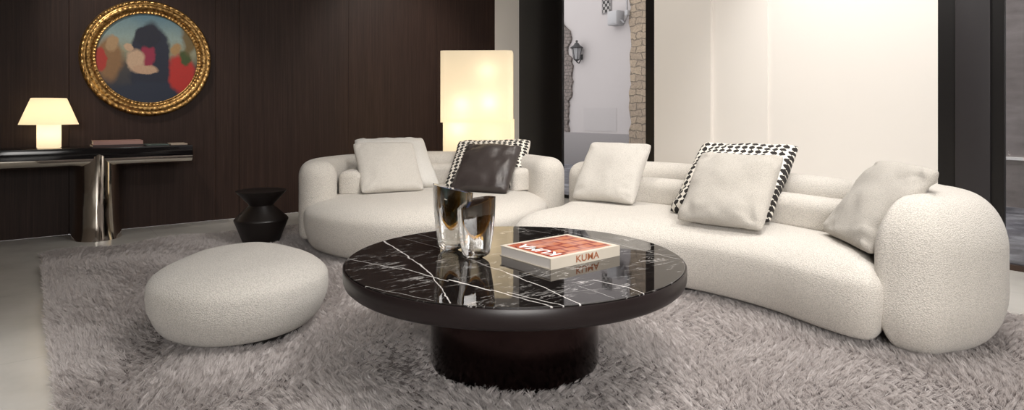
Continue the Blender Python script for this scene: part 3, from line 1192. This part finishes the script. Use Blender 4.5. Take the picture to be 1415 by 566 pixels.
bm = bmesh.new()
pf = [(cyb, CZ - .150), (cyb, CZ - .004), (cyf + .01, CZ - .004), (cyf + .01, CZ - .085)]
for k in range(15):
    a_ = PI / 2 * k / 14
    pf.append((cyf + .10 - math.cos(a_) * .10, CZ - .085 - math.sin(a_) * .065))
A_ = [bm.verts.new((-.86, y - 6.2, z)) for y, z in pf]
B_ = [bm.verts.new((.672, y - 6.2, z)) for y, z in pf]
for k in range(len(pf)):
    bm.faces.new((A_[k], B_[k], B_[(k + 1) % len(pf)], A_[(k + 1) % len(pf)]))
bm.faces.new(A_)
bm.faces.new(B_)
obj('beam', bm, M['chrome'], t, sharp=50)
bm = bmesh.new()
bx(bm, -.86, .674, cyf - 6.2, cyb - 6.2, CZ - .006, CZ, bev=.002)
bx(bm, -.86, .674, cyf - .001 - 6.2, cyf + .011 - 6.2, CZ - .086, CZ - .004, bev=.003)  # front band painted black for the dark reflection on the upper beam
obj('top', bm, M['dark_reflection'], t, sharp=40)
# leg: a half drum whose head rises into the beam as a pointed arch
bm = bmesh.new()
rings = []
for i in range(50):
    f_ = i / 49
    rg = []
    for k in range(61):
        a_ = PI * k / 60
        zt = CZ - .052 - .105 * abs(math.cos(a_)) ** 1.15
        z = zt * f_
        fl = max(0, 1 - z / .24) ** 2
        w = .158 + .024 * fl
        dy = .252 + .014 * fl
        rg.append(bm.verts.new((math.cos(a_) * w - .004, .015 - math.sin(a_) * dy, z)))
    rg.append(bm.verts.new((-.158, cyb - 6.2, f_ * (CZ - .157))))
    rg.append(bm.verts.new((.154, cyb - 6.2, f_ * (CZ - .157))))
    rings.append(rg)
n = len(rings[0])
for A_, B_ in zip(rings, rings[1:]):
    for k in range(n):
        bm.faces.new((A_[k], A_[(k + 1) % n], B_[(k + 1) % n], B_[k]))
bm.faces.new(rings[0])
bm.faces.new(rings[-1])
obj('leg', bm, M['chrome'], t, sharp=50)

# table lamp
lx_, ly_ = .14, 6.20
M['alab'] = shade('warm_lit_alabaster', (.88, .80, .66), .30)
M['shade_s'] = shade('lit_cream_shade', (.90, .83, .70), .28)
t = thing('table_lamp', 'small lit table lamp with cream cone shade on the steel console', 'lamp', (lx_, ly_, CZ + .0005))
bm = bmesh.new()
lathe(bm, [(0, 0), (.072, 0), (.080, .004), (.080, .186), (.072, .19), (0, .19)], 56, cap=False)
obj('base', bm, M['alab'], t, sharp=40)
bm = bmesh.new()
lathe(bm, [(.196, .185), (.118, .392), (.114, .394), (.114, .390), (.1915, .187), (.196, .185)], 72, cap=False)
obj('lamp_shade', bm, M['shade_s'], t, sharp=40)
bm = bmesh.new()
lathe(bm, [(0, .22), (.025, .235), (.034, .265), (.025, .295), (0, .31)], 20, cap=False)
lathe(bm, [(0, .19), (.014, .19), (.014, .23), (0, .23)], 16, cap=False)
obj('bulb', bm, emis('lamp_bulb', (1, .82, .58), 18), t)

bk = [('thin dark book lowest in the little stack on the steel console', .42, 6.08, .36, .25, .016, (.05, .03, .03), .02),
      ('pink brown book on top of the dark one on the steel console', .425, 6.09, .35, .24, .030, (.38, .22, .19), -.015)]
z_ = CZ + .0005
for lb, x, y, L, W, T_, col, ro in bk:
    book(lb, (x, y, z_), ro, L, W, T_, plain('book_cloth', col, .5), M['pages'], hard=.002, group='books stacked on the console')
    z_ += T_ + .0003
book('thin dark green magazine lying flat right of the book stack on the console', (.80, 6.08, CZ + .0005), .03, .17, .22, .008, plain('magazine_green', (.10, .13, .12), .25), M['pages'], 'magazine', 'magazine', .001)
book('thin beige notebook nearest the right end of the steel console', (.985, 6.10, CZ + .0005), -.02, .13, .20, .010, plain('notebook_beige', (.42, .34, .27), .5), M['pages'], 'notebook', 'notebook', .001)

# ------------------------------------------------------------------ round painting
pcx, pcz, pr_ = .86, 1.505, .515
t = thing('round_painting', 'round painting in a carved gilt frame on the dark panelled wall', 'painting', (pcx, WY - .002, pcz))
prof = [(.395, .0), (.395, .030), (.402, .034), (.408, .026), (.418, .028), (.426, .040), (.438, .052), (.452, .055), (.466, .052), (.474, .044),
        (.482, .046), (.490, .054), (.500, .052), (.510, .036), (.515, .015), (.515, .0)]
bm = bmesh.new()
seg = 360
rings = []
for r_, d_ in prof:
    rg = []
    for k in range(seg):
        a_ = 2 * PI * k / seg
        e = 0
        if .43 < r_ < .47:
            e = .010 * abs(math.sin(a_ * 36 + (r_ - .45) * 60)) * (1 - abs(r_ - .452) / .03)
        elif .485 < r_ < .505:
            e = .006 * math.sin(a_ * 60)
        elif .40 < r_ < .425:
            e = .004 * math.sin(a_ * 90)
        rg.append(bm.verts.new((r_ * math.cos(a_), -(d_ + e) - 0, r_ * math.sin(a_))))
    rings.append(rg)
for A_, B_ in zip(rings, rings[1:]):
    for k in range(seg):
        bm.faces.new((A_[k], A_[(k + 1) % seg], B_[(k + 1) % seg], B_[k]))
obj('gilt_frame', bm, M['gold'], t)
bm = bmesh.new()
vs = [bm.verts.new((.398 * math.cos(2 * PI * k / 120), -.014, .398 * math.sin(2 * PI * k / 120))) for k in range(120)]
bm.faces.new(vs)
obj('canvas', bm, M['canvas'], t, smooth=False)

# ------------------------------------------------------------------ floor lamp
fx_, fy_ = R(-.328, 6.17)
t = thing('floor_lamp', 'tall lit cream box floor lamp behind the sofa island', 'lamp', (fx_, fy_, 0), -YAW - math.radians(2.5))
M['shade_u'] = shade('lit_parchment_shade', (.90, .85, .76), .20, .8)
M['shade_l'] = shade('lit_lower_shade', (.94, .90, .80), .16, .8)


def rbox_outline(w, d, r, n=8):
    out = []
    for cx_, cy_, a0 in ((w / 2 - r, d / 2 - r, 0), (-w / 2 + r, d / 2 - r, PI / 2), (-w / 2 + r, -d / 2 + r, PI), (w / 2 - r, -d / 2 + r, 3 * PI / 2)):
        for k in range(n + 1):
            a_ = a0 + PI / 2 * k / n
            out.append((cx_ + r * math.cos(a_), cy_ + r * math.sin(a_)))
    return out


def sleeve(name, w, d, r, z0, z1, th, mat, dx=0):
    bm = bmesh.new()
    A_ = rbox_outline(w, d, r)
    B_ = rbox_outline(w - 2 * th, d - 2 * th, max(.002, r - th))
    rr = []
    for P_, z in ((A_, z0), (A_, z1), (B_, z1), (B_, z0)):
        rr.append([bm.verts.new((p[0] + dx, p[1], z)) for p in P_])
    rr.append(rr[0])
    n = len(A_)
    for a_, b_ in zip(rr, rr[1:]):
        for k in range(n):
            bm.faces.new((a_[k], a_[(k + 1) % n], b_[(k + 1) % n], b_[k]))
    return obj(name, bm, mat, t, sharp=40)


sleeve('upper_shade', .69, .36, .05, .925, 1.612, .004, M['shade_u'], -.006)
sleeve('lower_shade', .675, .34, .03, .06, .955, .004, M['shade_l'], .012)
box('base', (-.34, .36, -.17, .17, 0, .06), plain('lamp_base_brass', (.45, .33, .18), .3, 1.0), t, bev=.006)
bm = bmesh.new()
tube(bm, [(0, 0, .05), (0, 0, 1.3)], .012, 12)
for x_, z_ in ((-.14, 1.10), (.12, 1.12), (.10, 1.42)):
    lathe(bm, [(0, -.04), (.02, -.035), (.032, 0), (.02, .035), (0, .04)], 16, (x_, 0, z_), cap=False)
    tube(bm, [(0, 0, z_ - .06), (x_, 0, z_ - .05)], .006, 8)
obj('bulb_stem', bm, plain('lamp_stem', (.6, .55, .45), .3), t)


def light(name, kind, loc, energy, col=(1, 1, 1), target=None, size=.3, spot=None, blend=.6, parent=None, size_y=None):
    l = bpy.data.lights.new(name, kind)
    l.energy = energy
    l.color = col
    if kind == 'AREA':
        l.size = size
        if size_y:
            l.shape = 'RECTANGLE'
            l.size_y = size_y
        else:
            l.shape = 'DISK'
    else:
        l.shadow_soft_size = size
    if kind == 'SPOT':
        l.spot_size = math.radians(spot)
        l.spot_blend = blend
    o = bpy.data.objects.new(name, l)
    COL.objects.link(o)
    o.location = loc
    if parent:
        o.parent = parent
    if target is not None:
        o.rotation_euler = (Vector(target) - Vector(loc)).to_track_quat('-Z', 'Y').to_euler()
    return o


warm = (1.0, .86, .66)
for x_, y_, z_, e in ((-.14, -.09, 1.10, 1.6), (.12, -.09, 1.12, 1.9), (.10, -.08, 1.42, 1.5), (-.18, -.06, .87, 2.0), (.14, -.04, .80, 1.0), (0, 0, .4, 2)):
    light('lamp_light', 'POINT', (x_, y_, z_), e * .33, warm, size=.05, parent=t)
light('lamp_light', 'POINT', (lx_, ly_, CZ + .265), 2.4, warm, size=.03)
light('lamp_light', 'POINT', (lx_, ly_, CZ + .10), .22, warm, size=.03)

# ceiling spotlights of the showroom
W = (1.0, .93, .85)
N_ = (1.0, .965, .93)
zc = H - .06
SPF = [.6, .65, .9, .65, .5, .9, 1.25, 1.2, 2.2, 1, 1, 1]
SPOTS = [
    ((2.0, 1.0, zc), (2.6, 2.9, .4), 260, N_, .22, 95),
    ((3.6, 1.0, zc), (3.1, 1.8, .4), 190, N_, .20, 85),
    ((3.0, 3.4, zc), (3.2, 3.4, .4), 120, W, .20, 80),
    ((2.3, 2.4, zc), (2.3, 4.2, .4), 130, N_, .20, 62),
    ((1.0, 1.0, zc), (.95, 2.3, .3), 150, N_, .20, 58),
    ((3.7, 2.2, zc), (5.1, 2.25, 1.5), 170, N_, .15, 75),
    ((3.8, 4.3, zc), (5.1, 3.6, 1.5), 35, W, .15, 75),
    ((-.2, 4.9, zc), (.86, 6.45, 1.45), 120, W, .06, 42),
    ((3.4, 4.6, zc), (3.3, 6.45, 1.4), 60, W, .08, 60),
    ((-1.0, 3.1, zc), (-.95, 3.0, 0), 170, N_, .12, 50),
    ((1.6, .6, zc), (1.9, 1.5, 0), 60, N_, .2, 70),
    ((1.1, 5.2, zc), (1.3, 6.05, 0), 22, N_, .1, 60),
]
for i, (l_, tg, e, c, s, sp) in enumerate(SPOTS):
    light('ceiling_spot', 'SPOT', l_, e * SPF[i], c, tg, s, sp, .8)
light('added_ceiling_fill', 'AREA', (2.9, 1.2, H - .02), 55, N_, (2.9, 1.2, 0), 3.2, size_y=3.2)  # added overhead fill to soften contrast, not a fixture of the room
lb_ = light('added_rear_fill', 'AREA', (-1.2, -2.6, 2.0), 60, N_, (3.2, 2.6, .3), 2.8, size_y=1.6)  # unseen fill added behind the camera to lift the upright faces
lb_.data.spread = math.radians(85)

# daylight over the alley
w = bpy.data.worlds.new('World')
S.world = w
w.use_nodes = True
bg = w.node_tree.nodes['Background']
bg.inputs[0].default_value = (1.0, .955, .955, 1)
bg.inputs[1].default_value = 1.9

# ------------------------------------------------------------------ camera
cam = bpy.data.cameras.new('Camera')
cam.sensor_width = 36
cam.lens = 870 / 1415 * 36
cam.shift_y = -(283 - 154) / 1415
cam.shift_x = (707.5 - 707) / 1415
co = bpy.data.objects.new('Camera', cam)
COL.objects.link(co)
co.location = (0, 0, 1.03)
co.rotation_euler = (PI / 2, 0, -YAW)
S.camera = co

vs_ = S.view_settings
vs_.view_transform = 'Standard'
vs_.look = 'None'
vs_.exposure = 0.12
vs_.gamma = 1
vs_.use_curve_mapping = False
S.cycles.use_denoising = True
S.cycles.max_bounces = 10
S.cycles.transmission_bounces = 10
S.cycles.transparent_max_bounces = 8
S.cycles.sample_clamp_indirect = 6
S.cycles.caustics_refractive = False
S.cycles.caustics_reflective = False
